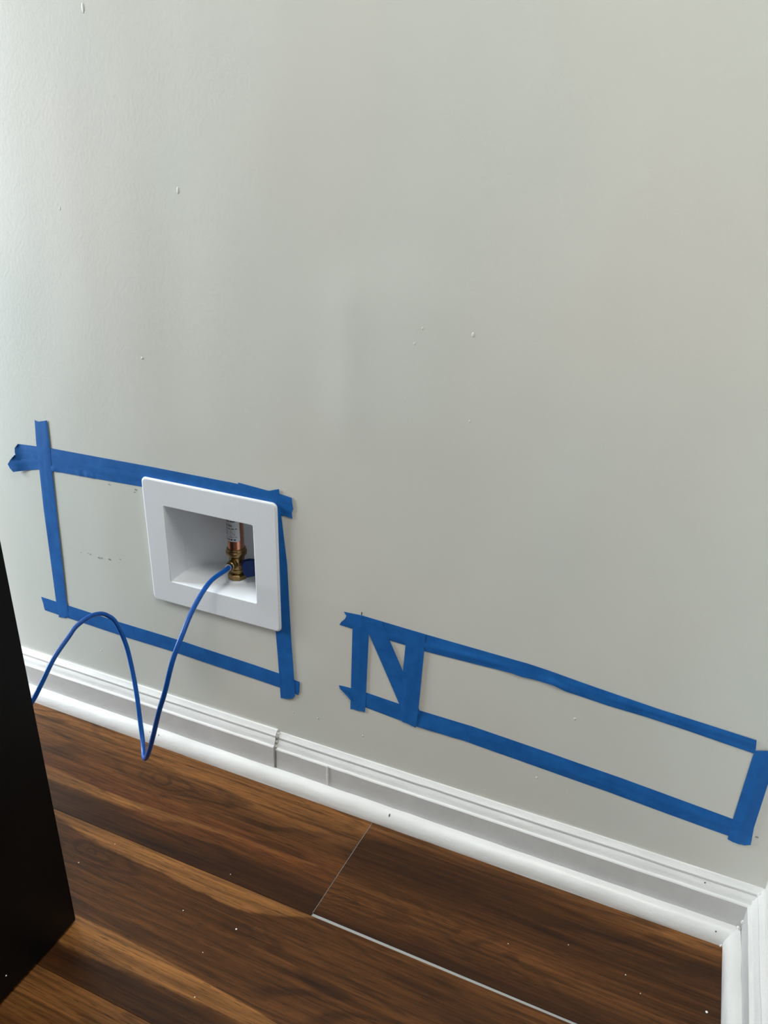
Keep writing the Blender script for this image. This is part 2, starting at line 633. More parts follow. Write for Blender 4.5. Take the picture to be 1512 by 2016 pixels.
D_, M_, RD, L_ = WALNUT_DARK, WALNUT_MID, WALNUT_RED, WALNUT_LIGHT
MD = tuple((a + b) / 2 for a, b in zip(D_, M_))
LM = tuple((a * .45 + b * .55) for a, b in zip(L_, M_))
mat_A1 = wood('walnut_plank_wall_row_left', 1.0, [(0.0, D_), (0.12, D_), (0.30, RD), (0.52, M_), (0.75, LM), (0.95, M_)],
              streaks=[([(-0.80, -0.146, -0.128), (-0.70, -0.149, -0.132), (-0.62, -0.146, -0.133), (-0.53, -0.137, -0.128), (-0.46, -0.127, -0.125), (-0.30, -0.12, -0.12)], L_, 0.005, 0.75),
                       ([(-0.80, -0.19, -0.150), (-0.62, -0.19, -0.152), (-0.50, -0.19, -0.160), (-0.30, -0.19, -0.168)], D_, 0.012, 0.55)],
              knots=[(-0.60, -0.085, 0.020)], y0=SEAM1, width=0.187)
mat_A2 = wood('walnut_plank_wall_row_right', 4.3, [(0.0, D_), (0.18, MD), (0.33, M_), (0.5, MD), (0.64, D_), (0.72, M_), (0.82, LM), (1.0, LM)],
              streaks=[([(-0.30, -0.118, -0.070), (-0.15, -0.120, -0.082), (0.0, -0.125, -0.092), (0.17, -0.15, -0.10)], D_, 0.012, 0.6)],
              knots=[(-0.288, -0.155, 0.018), (-0.16, -0.128, 0.022), (-0.08, -0.160, 0.022)], y0=SEAM1, width=0.187)
mat_B = wood('walnut_plank_second_row', 2.2, [(0.0, D_), (0.14, D_), (0.22, MD), (0.40, M_), (0.62, M_), (0.82, MD), (1.0, M_)],
             streaks=[([(-0.80, -0.190, -0.186), (-0.70, -0.1915, -0.186), (-0.64, -0.2034, -0.186), (-0.59, -0.209, -0.186), (-0.476, -0.211, -0.186), (-0.398, -0.2168, -0.186),
                        (-0.354, -0.208, -0.186), (-0.33, -0.200, -0.186), (-0.295, -0.186, -0.186), (0.17, -0.186, -0.186)], L_, 0.0022, 0.92),
                      ([(-0.80, -0.332, -0.300), (-0.50, -0.331, -0.298), (-0.40, -0.326, -0.302), (-0.30, -0.324, -0.308), (-0.22, -0.320, -0.316), (0.17, -0.318, -0.318)], L_, 0.0035, 0.85)],
             knots=[(-0.372, -0.238, 0.017), (-0.60, -0.222, 0.020)], y0=SEAM2, width=0.175)
mat_C = wood('walnut_plank_third_row', 6.1, [(0.0, M_), (0.3, MD), (0.6, M_), (0.85, LM), (1.0, LM)], y0=SEAM2 - PW, width=PW)
mat_G = wood('walnut_plank_general', 9.0, [(0.0, MD), (0.18, D_), (0.36, M_), (0.55, RD), (0.7, M_), (0.84, LM), (1.0, M_)], knots=[], world_xy=False, y0=0.0, width=PW)

G = 0.00015
plank([(-1.50, SEAM1 + G), (-0.3046, SEAM1 + G), (-0.2948, -0.001), (-1.50, -0.001)], mat_A1)
plank([(-0.3036, SEAM1 + 0.0042), (0.90, SEAM1 + 0.0010), (0.90, -0.001), (-0.2938, -0.001)], mat_A2)
plank([(-1.05, SEAM2 + G), (0.15, SEAM2 + G), (0.15, SEAM1 - G), (-1.05, SEAM1 - G)], mat_B)
plank([(-0.72, SEAM2 - PW + G), (0.48, SEAM2 - PW + G), (0.48, SEAM2 - G), (-0.72, SEAM2 - G)], mat_C)
# pale tongue showing in the open joints of the wall row
mesh_obj('exposed_tongue', [(x, y, z) for z in (-0.0085, -0.0016) for x, y in
                            ((-0.3042, SEAM1 + 0.0001), (0.90, SEAM1 + 0.0001), (0.90, SEAM1 + 0.0013), (-0.3037, SEAM1 + 0.0045))],
         [(0, 1, 2, 3), (4, 5, 6, 7), (0, 1, 5, 4), (1, 2, 6, 5), (2, 3, 7, 6), (3, 0, 4, 7)], M_gap, floor)
mesh_obj('exposed_tongue', [(x, y, z) for z in (-0.0085, -0.0009) for x, y in
                            ((-0.3045, SEAM1 + 0.0046), (-0.3037, SEAM1 + 0.0046), (-0.2939, -0.001), (-0.2947, -0.001))],
         [(0, 1, 2, 3), (4, 5, 6, 7), (0, 1, 5, 4), (1, 2, 6, 5), (2, 3, 7, 6), (3, 0, 4, 7)], M_gap, floor)
# the rest of the room's planks share one mesh per length
shared = {}


def gplank(x0, x1, y0):
    key = round(x1 - x0, 3)
    if key not in shared:
        o = plank([(0, G), (key - 2 * G, G), (key - 2 * G, PW - G), (0, PW - G)], mat_G)
        shared[key] = o.data
        o.location = (x0 + G, y0, 0)
    else:
        o = bpy.data.objects.new('plank', shared[key])
        o.location = (x0 + G, y0, 0)
        link(o, floor)


def row(y0, cuts):
    for a, b in zip(cuts[:-1], cuts[1:]):
        gplank(a, b, y0)


# rows 1-3 around the individually built planks
bmw = SEAM1
o = plank([(XL, SEAM1 + G), (-1.501, SEAM1 + G), (-1.501, -0.001), (XL, -0.001)], mat_G)
o = plank([(0.901, SEAM1 + G), (XR, SEAM1 + G), (XR, -0.001), (0.901, -0.001)], mat_G)
row(SEAM2, [XL, -2.25, -1.05])
row(SEAM2, [0.15, 1.35, XR])
row(SEAM2 - PW, [XL, -1.92, -0.72])
row(SEAM2 - PW, [0.48, XR])
y = SEAM2 - 2 * PW
k = 0
while y > YF - PW:
    sft = (k * 0.37) % 1.2
    cuts = [XL]
    c = XL + 0.3 + sft
    while c < XR - 0.05:
        cuts.append(c)
        c += 1.2
    cuts.append(XR)
    row(y, cuts)
    y -= PW
    k += 1

# ------------------------------------------------------------------ baseboards and shoe moulding
BASE_PROF = [(0.0, 0.0745), (-0.0018, 0.0745), (-0.0045, 0.0705), (-0.0064, 0.0688), (-0.0066, 0.0668), (-0.0058, 0.0662), (-0.0062, 0.0648),
             (-0.0080, 0.0622), (-0.0096, 0.0590), (-0.0103, 0.0560), (-0.0108, 0.0548), (-0.0132, 0.0545), (-0.0141, 0.0532), (-0.0142, 0.050),
             (-0.0142, 0.0), (0.0, 0.0)]
SHOE_PROF = [(-0.0142, 0.0), (-0.0142, 0.0205)] + \
            [(-0.0142 - 0.0158 * math.sin(t * HP / 10) ** (2 / 2.5), 0.002 + 0.0185 * math.cos(t * HP / 10) ** (2 / 2.1)) for t in range(1, 11)] + [(-0.0300, 0.0)]


def moulding(name, prof, runs, parent, mat, wob=0.0003, seed=0.0, deg=16, dz=0.0, dy=0.0, flip=None, step=0.01, endjag=0.0, flat=None):
    """sweep a (depth, height) profile. flip None: along x on the back wall; else along y on a wall at x=flip"""
    a, b = runs
    n = max(2, int((b - a) / step))
    verts, faces = [], []
    k = len(prof)
    for i in range(n + 1):
        s = a + (b - a) * i / n
        for q, (d, h) in enumerate(prof):
            free = d < -0.0005 and h > 0.001
            w1 = wob * noise.noise(Vector((s * 30, seed + q * 0.15, 0.3))) if free else 0
            w2 = wob * noise.noise(Vector((s * 24 + 9, seed + q * 0.15, 5.3))) if free else 0
            ss = s
            if endjag and i == n and free:
                ss = s + endjag * noise.noise(Vector((q * 0.9, seed, 1.0)))
            if endjag and i == 0 and free:
                ss = s + endjag * noise.noise(Vector((q * 0.9, seed + 4, 1.0)))
            dd = d + (w1 + dy if d < -0.0005 else 0)
            hh = h + (w2 + dz if h > 0.001 else 0)
            verts.append((ss, dd, hh) if flip is None else (flip + dd, ss, hh))
    for i in range(n):
        for q in range(k):
            q2 = (q + 1) % k
            faces.append((i * k + q, i * k + q2, (i + 1) * k + q2, (i + 1) * k + q))
    faces.append(tuple(range(k))[::-1])
    faces.append(tuple(range(n * k, (n + 1) * k)))
    o = mesh_obj(name, verts, faces, mat, parent)
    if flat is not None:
        # the plain face of the board, greyer than the moulded edges
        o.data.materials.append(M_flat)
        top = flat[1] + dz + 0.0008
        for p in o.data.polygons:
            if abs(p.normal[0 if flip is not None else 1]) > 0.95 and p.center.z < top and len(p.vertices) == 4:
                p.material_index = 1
    return sharp(o, deg)


base_b = structure(empty('baseboard_back', (0, 0, 0)), 'white painted baseboard with shoe moulding along the taped wall')
JX = -0.4545
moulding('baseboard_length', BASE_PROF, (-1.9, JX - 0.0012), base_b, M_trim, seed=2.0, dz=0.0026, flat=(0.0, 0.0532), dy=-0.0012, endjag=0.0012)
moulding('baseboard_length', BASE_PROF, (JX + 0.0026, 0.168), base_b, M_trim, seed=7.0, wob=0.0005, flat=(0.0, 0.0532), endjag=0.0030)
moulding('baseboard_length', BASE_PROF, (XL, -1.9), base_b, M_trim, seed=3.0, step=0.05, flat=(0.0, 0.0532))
# rough filler in the butt joint
bm = bmesh.new()
for (zc, rr, yy) in ((0.0715, .0026, -.0026), (0.0690, .0020, -.0045), (0.0655, .0018, -.0040), (0.0610, .0022, -.0060), (0.0575, .0016, -.0062), (0.0545, .0016, -.0090)):
    bmesh.ops.create_icosphere(bm, subdivisions=3, radius=rr, matrix=Matrix.Translation((JX + 0.0008, yy, zc)))
for v in bm.verts:
    v.co += Vector((1, 0.5, 0.8)) * (0.0016 * noise.noise(v.co * 620) + 0.0008 * noise.noise(v.co * 1500))
bm_obj('joint_filler', bm, M_trim, base_b, True)
box('joint_backing', (JX - 0.002, JX + 0.004, -0.0095, -0.0005, 0.0, 0.056), M_trim, base_b)
moulding('shoe_moulding', SHOE_PROF, (-1.9, 0.150), base_b, M_trim, seed=11.0, wob=0.0006, deg=40)
moulding('shoe_moulding', SHOE_PROF, (XL, -1.9), base_b, M_trim, seed=12.0, wob=0.0004, deg=40, step=0.05)
# hardened paint run on the flat of the board
bm = bmesh.new()
bmesh.ops.create_uvsphere(bm, u_segments=10, v_segments=24, radius=1.0)
for v in bm.verts:
    zz = v.co.z
    f = 1.0 + 0.35 * noise.noise(Vector((zz * 6, 0, 0))) + (0.5 if zz < -0.86 else 0)
    v.co = Vector((-0.3706 + v.co.x * 0.0014 * f, -0.0143 + v.co.y * 0.0013 * f, 0.0390 + zz * 0.0175))
bm_obj('paint_run', bm, M_trim, base_b, True)


def spot(name, mat, parent, p, r, el=1.0, nrm=(0, -1, 0)):
    n = Vector(nrm).normalized()
    a = Vector((1, 0, 0)) if abs(n.x) < 0.9 else Vector((0, 1, 0))
    a = (a - n * a.dot(n)).normalized()
    b = n.cross(a)
    vv = [Vector(p) + a * math.cos(t * math.pi / 5) * r + b * math.sin(t * math.pi / 5) * r * el for t in range(10)]
    return mesh_obj(name, vv, [tuple(range(10))], mat, parent)


spot('nail_hole', M_hole, base_b, (-0.2729, -0.0262, 0.0188), 0.0009, 2.6, (0, -0.8, 0.6))
spot('nail_hole', M_hole, base_b, (0.1091, -0.0092, 0.0640), 0.0008, 1.0, (0, -0.8, 0.6))
spot('nail_hole', M_hole, base_b, (0.1301, -0.0268, 0.0160), 0.0008, 1.0, (0, -0.8, 0.6))
spot('paint_chip_mark', M_scuff, base_b, (-0.664, -0.0262, 0.0185), 0.0009, 1.4, (0, -0.8, 0.6))
spot('paint_chip_mark', M_scuff, base_b, (-0.648, -0.0262, 0.0185), 0.0010, 1.6, (0, -0.8, 0.6))

base_r = structure(empty('baseboard_right', (WX, 0, 0)), 'white painted baseboard running from the right corner')
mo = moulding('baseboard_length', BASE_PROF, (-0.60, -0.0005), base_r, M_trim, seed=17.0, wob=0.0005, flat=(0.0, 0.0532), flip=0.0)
mo2 = moulding('shoe_moulding', SHOE_PROF, (-0.60, -0.0005), base_r, M_trim, seed=19.0, wob=0.0010, flip=0.0, deg=40)
# caulk smear where the mouldings meet
bm = bmesh.new()
for (x, yy, zc, rr) in ((0.1425, -0.0285, 0.006, .0016), (0.1455, -0.0265, 0.010, .0015), (0.1525, -0.0165, 0.020, .0022), (0.1555, -0.0145, 0.030, .0016),
                        (0.1560, -0.0140, 0.042, .0012), (0.1605, -0.0098, 0.058, .0015), (0.1645, -0.0062, 0.068, .0018), (0.1385, -0.0300, 0.001, .0010)):
    bmesh.ops.create_icosphere(bm, subdivisions=3, radius=rr, matrix=Matrix.Translation((x - WX, yy, zc)) @ Matrix.Diagonal((1.0, 1.0, 2.2, 1.0)))
for v in bm.verts:
    v.co += Vector((1, 0.8, 0.6)) * 0.0012 * noise.noise(v.co * 220)
bm_obj('corner_caulk', bm, M_trim, base_r, True)

# ------------------------------------------------------------------ outlet box
PX0, PX1, PZ0, PZ1 = -0.6470, -0.4430, 0.2424, 0.4258
OX0, OX1, OZ0, OZ1 = -0.6134, -0.4782, 0.2785, 0.3898
ob = empty('outlet_box', ((PX0 + PX1) / 2, 0, PZ0))
tag(ob, 'white plastic recessed water outlet box set in the wall inside the left tape frame', 'outlet box')
OB = Vector(ob.location)


def rrect(x0, x1, z0, z1, r, n=6):
    out = []
    for cx, cz, a0 in ((x1 - r, z1 - r, 0), (x0 + r, z1 - r, 1), (x0 + r, z0 + r, 2), (x1 - r, z0 + r, 3)):
        for k in range(n + 1):
            t = (a0 + k / n) * HP
            out.append((cx + r * math.cos(t), cz + r * math.sin(t)))
    return out


def loops_obj(name, loops, mat, parent, org, cap_last=False, deg=12):
    verts, faces = [], []
    n = len(loops[0])
    for lp in loops:
        verts += [Vector(p) - org for p in lp]
    for j in range(len(loops) - 1):
        for i in range(n):
            i2 = (i + 1) % n
            faces.append((j * n + i, j * n + i2, (j + 1) * n + i2, (j + 1) * n + i))
    if cap_last:
        faces.append(tuple(range((len(loops) - 1) * n, len(loops) * n)))
    o = mesh_obj(name, verts, faces, mat, parent)
    return sharp(o, deg)


def rl(x0, x1, z0, z1, r, y):
    return [(x, y, z) for x, z in rrect(x0, x1, z0, z1, r)]


loops_obj('faceplate', [
    rl(PX0 + .001, PX1 - .001, PZ0 + .001, PZ1 - .001, .006, -0.0004),
    rl(PX0, PX1, PZ0, PZ1, .007, -0.0022),
    rl(PX0 + .0003, PX1 - .0003, PZ0 + .0003, PZ1 - .0003, .007, -0.0036),
    rl(PX0 + .0011, PX1 - .0011, PZ0 + .0011, PZ1 - .0011, .0065, -0.0046),
    rl(PX0 + .0024, PX1 - .0024, PZ0 + .0024, PZ1 - .0024, .006, -0.0050),
    rl(OX0 - .0012, OX1 + .0012, OZ0 - .0012, OZ1 + .0012, .0024, -0.0050),
    rl(OX0 - .0003, OX1 + .0003, OZ0 - .0003, OZ1 + .0003, .0020, -0.0045),
    rl(OX0, OX1, OZ0, OZ1, .0018, -0.0034),
    rl(OX0 - .0006, OX1 + .0006, OZ0 - .0006, OZ1 + .0006, .0018, 0.030),
    rl(OX0 - .003, OX1 + .003, OZ0 - .003, OZ1 + .003, .0018, 0.0304),
], M_plastic, ob, OB)
# housing behind: left wall sweeps round to the back
BZ0, BZ1 = 0.2770, 0.4080
plan = [(-0.6165, 0.0295), (-0.6155, 0.036), (-0.611, 0.048), (-0.603, 0.0585), (-0.592, 0.069), (-0.577, 0.078), (-0.560, 0.083),
        (-0.510, 0.084), (-0.490, 0.080), (-0.479, 0.070), (-0.4755, 0.055), (-0.4745, 0.0295)]
verts = [Vector((x, yy, BZ0)) - OB for x, yy in plan] + [Vector((x, yy, BZ1)) - OB for x, yy in plan]
n = len(plan)
faces = [(i, i + 1, n + i + 1, n + i) for i in range(n - 1)] + [tuple(range(n)), tuple(range(n, 2 * n))]
housing = sharp(mesh_obj('housing', verts, faces, M_plastic, ob), 50)
VX, VY = -0.5384, 0.0440
lathe('grommet', [(0.0165, 0.0), (0.0170, 0.0012), (0.0155, 0.0022), (0.009, 0.0022)], M_plastic, ob, origin=Vector((VX, VY, BZ0)) - OB)

# ------------------------------------------------------------------ valve with hammer arrester
VZ = BZ0 + 0.0022
valve = empty('shutoff_valve', (VX, VY, VZ))
tag(valve, 'small brass shutoff valve with blue handle and copper arrester inside the outlet box', 'valve')
lathe('base_nut', [(0.0126, 0.0), (0.0136, 0.0010), (0.0136, 0.0062), (0.0120, 0.0080), (0.0085, 0.0082)], M_brass, valve, sides=8, deg=20)
lathe('valve_body', [(0.0084, 0.0075), (0.0080, 0.0105), (0.0094, 0.0112), (0.0094, 0.0138), (0.0080, 0.0148), (0.0082, 0.0205), (0.0094, 0.0235), (0.0098, 0.0275),
                     (0.0106, 0.0280), (0.0110, 0.0330), (0.0118, 0.0352)], M_brass, valve, n=28, deg=22)
lathe('arrester_nut', [(0.0110, 0.0330), (0.0128, 0.0352), (0.0140, 0.0368), (0.0143, 0.0378), (0.0143, 0.0412), (0.0134, 0.0424), (0.0130, 0.0428), (0.0130, 0.0452), (0.0124, 0.0462), (0.0114, 0.0464)],
      M_brass, valve, n=40, deg=20)
arr = lathe('arrester', [(0.0112, 0.0440), (0.0112, 0.1220), (0.0104, 0.1250), (0.006, 0.1265)], M_copper, valve, n=40)
ODIR = Vector((0.02, -1.0, 0.06)).normalized()
OO = Vector((0, 0, 0.0235))
lathe('outlet_boss', [(0.0062, -0.002), (0.0062, 0.0100), (0.0072, 0.0104), (0.0072, 0.0122), (0.0062, 0.0126)], M_brass, valve, n=24, axis=ODIR, origin=OO)
lathe('compression_nut', [(0.0058, 0.0124), (0.0066, 0.0130), (0.0066, 0.0172), (0.0058, 0.0182), (0.0044, 0.0180)], M_brass, valve, axis=ODIR, origin=OO, n=24, deg=25)
# pale ring round the tubing, a painted highlight for the nut's flange edge
lathe('nut_highlight_ring', [(0.0034, 0.0205), (0.0043, 0.0212), (0.0047, 0.0218), (0.0045, 0.0222), (0.0034, 0.0216)], M_nut_highlight, valve, n=24, axis=ODIR, origin=OO)
# stem and lever handle on the right of the body
lathe('stem', [(0.0060, -0.001), (0.0060, 0.0065), (0.0042, 0.0070), (0.0042, 0.0105)], M_brass, valve, n=20, axis=(1, -0.05, -0.05), origin=(0.0045, 0, 0.0215))
out = [(-0.0125, 0.0105), (-0.0085, 0.0140), (0.0010, 0.0135), (0.0105, 0.0095), (0.0135, 0.0020), (0.0105, -0.0075), (0.0035, -0.0135), (-0.0090, -0.0130), (-0.0130, -0.0050)]
bm = bmesh.new()
HV = []
for d in (0.0, 0.0085):
    HV.append([bm.verts.new((d, a, b)) for a, b in out])
bm.faces.new(HV[0])
bm.faces.new(HV[1])
for i in range(len(out)):
    j = (i + 1) % len(out)
    bm.faces.new((HV[0][i], HV[0][j], HV[1][j], HV[1][i]))
bmesh.ops.recalc_face_normals(bm, faces=bm.faces)
bmesh.ops.bevel(bm, geom=list(bm.edges), offset=0.0014, segments=3, affect='EDGES', profile=0.6)
hm = Matrix.Translation((0.0222, -0.001, 0.0222)) @ Matrix.Scale(0.93, 4) @ Matrix.Rotation(math.radians(-48), 4, 'Z') @ Matrix.Rotation(math.radians(8), 4, 'X')
bmesh.ops.transform(bm, matrix=hm, verts=bm.verts)
sharp(bm_obj('handle', bm, M_handle, valve), 40)['label'] = 'dark blue plastic lever handle'

# printed label wrapped round the copper tube
RL = 0.01135
CAMDIR = math.atan2(-0.73 - VY, 0 - VX)          # bearing from the tube towards the viewer's side


def wrap(s, h, r=RL):
    """s: arc position in metres around the tube (0 = label centre), h: height above valve origin"""
    a = CAMDIR - 0.78 + s / r
    return Vector((math.cos(a) * r, math.sin(a) * r, h))


nS, nH = 28, 6
SW, H0, H1 = 0.0150, 0.0590, 0.1200
verts, faces = [], []
for j in range(nH + 1):
    for i in range(nS + 1):
        s = -SW + 2 * SW * i / nS
        h = H0 + (H1 - H0) * j / nH
        # rounded lower corners
        if j == 0:
            e = max(0, abs(s) - (SW - 0.0016)) / 0.0016
            h += 0.0016 * (1 - math.sqrt(max(0, 1 - e * e)))
        verts.append(wrap(s, h))
for j in range(nH):
    for i in range(nS):
        a = j * (nS + 1) + i
        faces.append((a, a + 1, a + nS + 2, a + nS + 1))
lab = mesh_obj('printed_label', verts, faces, M_label, arr, True)
lab['label'] = 'white printed paper label'


def label_text(txt, size, s0, h0, mat, bold=0.0):
    cu = bpy.data.curves.new('lettering', 'FONT')
    cu.body = txt
    cu.size = size
    cu.offset = bold
    cu.resolution_u = 2
    to = bpy.data.objects.new('lettering', cu)
    COL.objects.link(to)
    dg = bpy.context.evaluated_depsgraph_get()
    me = bpy.data.meshes.new_from_object(to.evaluated_get(dg))
    bpy.data.objects.remove(to)
    for v in me.vertices:
        v.co = wrap(s0 + v.co.x, h0 + v.co.y, RL + 0.00012)
    me.materials.clear()
    me.materials.append(mat)
    link(bpy.data.objects.new('lettering', me), lab)


def label_bar(s0, s1, h0, h1, mat):
    vv = []
    for i in range(5):
        s = s0 + (s1 - s0) * i / 4
        vv += [wrap(s, h0, RL + 0.00012), wrap(s, h1, RL + 0.00012)]
    mesh_obj('print_mark', vv, [(2 * i, 2 * i + 2, 2 * i + 3, 2 * i + 1) for i in range(4)], mat, lab)


def label_line(s0, s1, h, hh, mat, words):
    """a line of print too small to read, word by word"""
    tot = sum(words) + 0.6 * (len(words) - 1)
    u = (s1 - s0) / tot
    s = s0
    for wd in words:
        label_bar(s, s + wd * u, h, h + hh, mat)
        s += (wd + 0.6) * u


label_line(-0.0140, 0.0090, 0.0612, 0.0018, M_navy, [0.9, 0.9, 1.1, 0.9, 1.2, 1.1])
label_text('Made in USA', 0.0023, -0.0005, 0.0652, M_ink, 0.00003)
label_line(-0.0140, 0.0115, 0.0775, 0.0011, M_ink, [3, 2.4, 2, 2.4, 1.4])
label_text('ce Use', 0.0046, -0.0080, 0.0816, M_ink, 0.00012)
label_line(-0.0140, 0.0090, 0.0882, 0.0013, M_ink, [4, 2, 3])
label_line(-0.0140, 0.0090, 0.0918, 0.0012, M_ink, [3, 3, 4])
# ring mark and square stamp
for i in range(14):
    a0, a1 = 2 * math.pi * i / 14, 2 * math.pi * (i + .85) / 14
    q = [(math.cos(a) * r - 0.0070, math.sin(a) * r + 0.0718) for a, r in ((a0, .0026), (a1, .0026), (a1, .0034), (a0, .0034))]
    mesh_obj('print_mark', [wrap(s, h, RL + 0.00012) for s, h in q], [(0, 1, 2, 3)], M_ink, lab)
for s0, s1, h0, h1 in ((0.0020, 0.0085, 0.0680, 0.0684), (0.0020, 0.0085, 0.0752, 0.0756), (0.0020, 0.0024, 0.0680, 0.0756), (0.0081, 0.0085, 0.0680, 0.0756),
                       (0.0032, 0.0048, 0.0724, 0.0738), (0.0046, 0.0064, 0.0708, 0.0722), (0.0062, 0.0078, 0.0692, 0.0706)):
    label_bar(s0, s1, h0, h1, M_scuff)

# ------------------------------------------------------------------ blue water tubing
o0 = Vector((VX, VY, VZ)) + OO + ODIR * 0.0175
TP = [tuple(o0), (-0.5345, 0.010, 0.3065), (-0.533, -0.028, 0.3070), (-0.5275, -0.071, 0.2935), (-0.5235, -0.100, 0.2750), (-0.5260, -0.120, 0.2475), (-0.5345, -0.130, 0.2050),
      (-0.5475, -0.130, 0.1705), (-0.5660, -0.126, 0.1210), (-0.5860, -0.118, 0.0780), (-0.6065, -0.104, 0.0540), (-0.6245, -0.084, 0.0600), (-0.6380, -0.070, 0.0800), (-0.6525, -0.055, 0.1090), (-0.6695, -0.040, 0.1395),
      (-0.6850, -0.030, 0.1720), (-0.6980, -0.030, 0.2040), (-0.7070, -0.035, 0.2160), (-0.7115, -0.045, 0.2230), (-0.7155, -0.060, 0.2250), (-0.7200, -0.080, 0.2200), (-0.7200, -0.095, 0.2125),
      (-0.7190, -0.125, 0.1970), (-0.7200, -0.150, 0.1730), (-0.7235, -0.168, 0.1530), (-0.735, -0.205, 0.118), (-0.745, -0.240, 0.100), (-0.750, -0.3035, 0.095)]
wt = tube('water_tubing', catmull(TP, 8), 0.00318, M_tube)
tag(wt, 'bright blue plastic water tubing looping from the wall valve to behind the black refrigerator', 'tubing')

# ------------------------------------------------------------------ blue painter's tape
TAPE_N = [0]


def resample(pts, n):
    P = [Vector(p) for p in pts]
    d = [0.0]
    for a, b in zip(P[:-1], P[1:]):
        d.append(d[-1] + (b - a).length)
    out = []
    for i in range(n + 1):
        t = d[-1] * i / n
        k = 0
        while k < len(P) - 2 and d[k + 1] < t:
            k += 1
        u = (t - d[k]) / max(1e-9, d[k + 1] - d[k])
        out.append(P[k].lerp(P[k + 1], u))
    return out


def project_param(pts, axis, vals):
    """edge polyline sampled at given coordinates along axis"""
    out = []
    P = sorted(pts, key=lambda p: p[axis])
    for t in vals:
        k = 0
        while k < len(P) - 2 and P[k + 1][axis] < t:
            k += 1
        a, b = P[k], P[k + 1]
        u = (t - a[axis]) / max(1e-9, b[axis] - a[axis])
        out.append(Vector((a[0] + (b[0] - a[0]) * u, a[1] + (b[1] - a[1]) * u)))
    return out


def tape(e1, e2, layer, label, start=(0, 0, 0, 0, 0), end=(0, 0, 0, 0, 0), curl=None, ridge=0.0003, bulge=None):
    """strip of tape between two edge lines (x, z on the wall). start / end: torn profile in mm across the width,
    positive = longer. curl: (end index 0/1, length, lift). bulge: list of (u, v, size_u, size_v, lift)"""
    sd = TAPE_N[0] * 3.7
    TAPE_N[0] += 1
    L = (Vector(e1[0]) - Vector(e1[-1])).length
    nu = max(8, int(L / 0.004))
    nv = 8
    A, B = resample(e1, nu), resample(e2, nu)
    ts, te = (A[0] - A[1]).normalized(), (A[-1] - A[-2]).normalized()
    yb = -0.00022 - 0.00024 * layer

    def prof(pr, v):
        q = v * (len(pr) - 1)
        k = min(int(q), len(pr) - 2)
        return (pr[k] + (pr[k + 1] - pr[k]) * (q - k)) * 0.001

    front = []
    for i in range(nu + 1):
        u = i / nu
        for j in range(nv + 1):
            v = j / nv
            p = A[i].lerp(B[i], v)
            fs = max(0.0, 1 - u * L / 0.008)
            fe = max(0.0, 1 - (1 - u) * L / 0.008)
            p = p + ts * (prof(start, v) * fs) + te * (prof(end, v) * fe)
            s = u * L
            lift = ridge * (0.5 + 0.5 * noise.noise(Vector((s * 14 + sd, v * 3.0, sd)))) * math.sin(math.pi * v) ** 0.7
            lift += ridge * 1.4 * max(0.0, noise.noise(Vector((s * 6 + sd * 2, v * 6.0, 2 + sd))))
            if bulge:
                for bu, bv, su, sv, bl in bulge:
                    lift += bl * math.exp(-((u - bu) / su) ** 2 - ((v - bv) / sv) ** 2)
            if curl:
                ce, cl, cz = curl
                t = max(0.0, 1 - (s if ce == 0 else L - s) / cl)
                lift += cz * t * t * (0.55 + 0.45 * v)
            front.append(Vector((p.x, wall_y(p.x, p.y) + yb - lift, p.y)))
    n1 = (nu + 1) * (nv + 1)
    verts = [v + Vector((0, -0.00013, 0)) for v in front] + front
    W = nv + 1
    faces = []
    for i in range(nu):
        for j in range(nv):
            a = i * W + j
            faces.append((a, a + 1, a + W + 1, a + W))
            faces.append((n1 + a, n1 + a + W, n1 + a + W + 1, n1 + a + 1))
    for i in range(nu):
        for j in (0, nv):
            a, b = i * W + j, (i + 1) * W + j
            faces.append((a, b, n1 + b, n1 + a))
    for j in range(nv):
        for i in (0, nu):
            a, b = i * W + j, i * W + j + 1
            faces.append((a, b, n1 + b, n1 + a))
    org = Vector(front[0])
    o = mesh_obj('painters_tape', [v - org for v in verts], faces, M_tape, None, False, org)
    sharp(o, 50)
    return tag(o, label, 'tape', 'strips of blue tape on the wall')


def shift(pts, d):
    """parallel edge at signed distance d (left of travel positive)"""
    P = [Vector(p) for p in pts]
    out = []
    for i, p in enumerate(P):
        t = (P[min(i + 1, len(P) - 1)] - P[max(i - 1, 0)]).normalized()
        out.append(p + Vector((-t.y, t.x)) * d)
    return [tuple(p) for p in out]


# left frame
B1 = [(-0.8700, 0.4350), (-0.8029, 0.4387), (-0.6297, 0.4406), (-0.4977, 0.4405), (-0.492, 0.4403)]
tape(B1, shift(B1, -0.0236), 1, 'upper of two overlapping blue tape strips above the outlet box', start=(-8, -1.5, 0, -0.5, -1.5), curl=(0, 0.018, 0.0025))
B2 = [(-0.8750, 0.3930), (-0.8297, 0.4029), (-0.8050, 0.4046), (-0.6508, 0.4092), (-0.5536, 0.4101), (-0.4349, 0.4097)]
tape(shift(B2, 0.0236), B2, 0, 'lower of two overlapping blue tape strips above the outlet box, left end curled',
     start=(-10, 0, 7, 5, 0), curl=(0, 0.034, 0.0060),
     bulge=[(0.167, 0.86, 0.012, 0.18, 0.0011), (0.275, 0.82, 0.007, 0.2, 0.0009), (0.305, 0.82, 0.007, 0.2, 0.0011), (0.325, 0.86, 0.005, 0.2, 0.0009)])
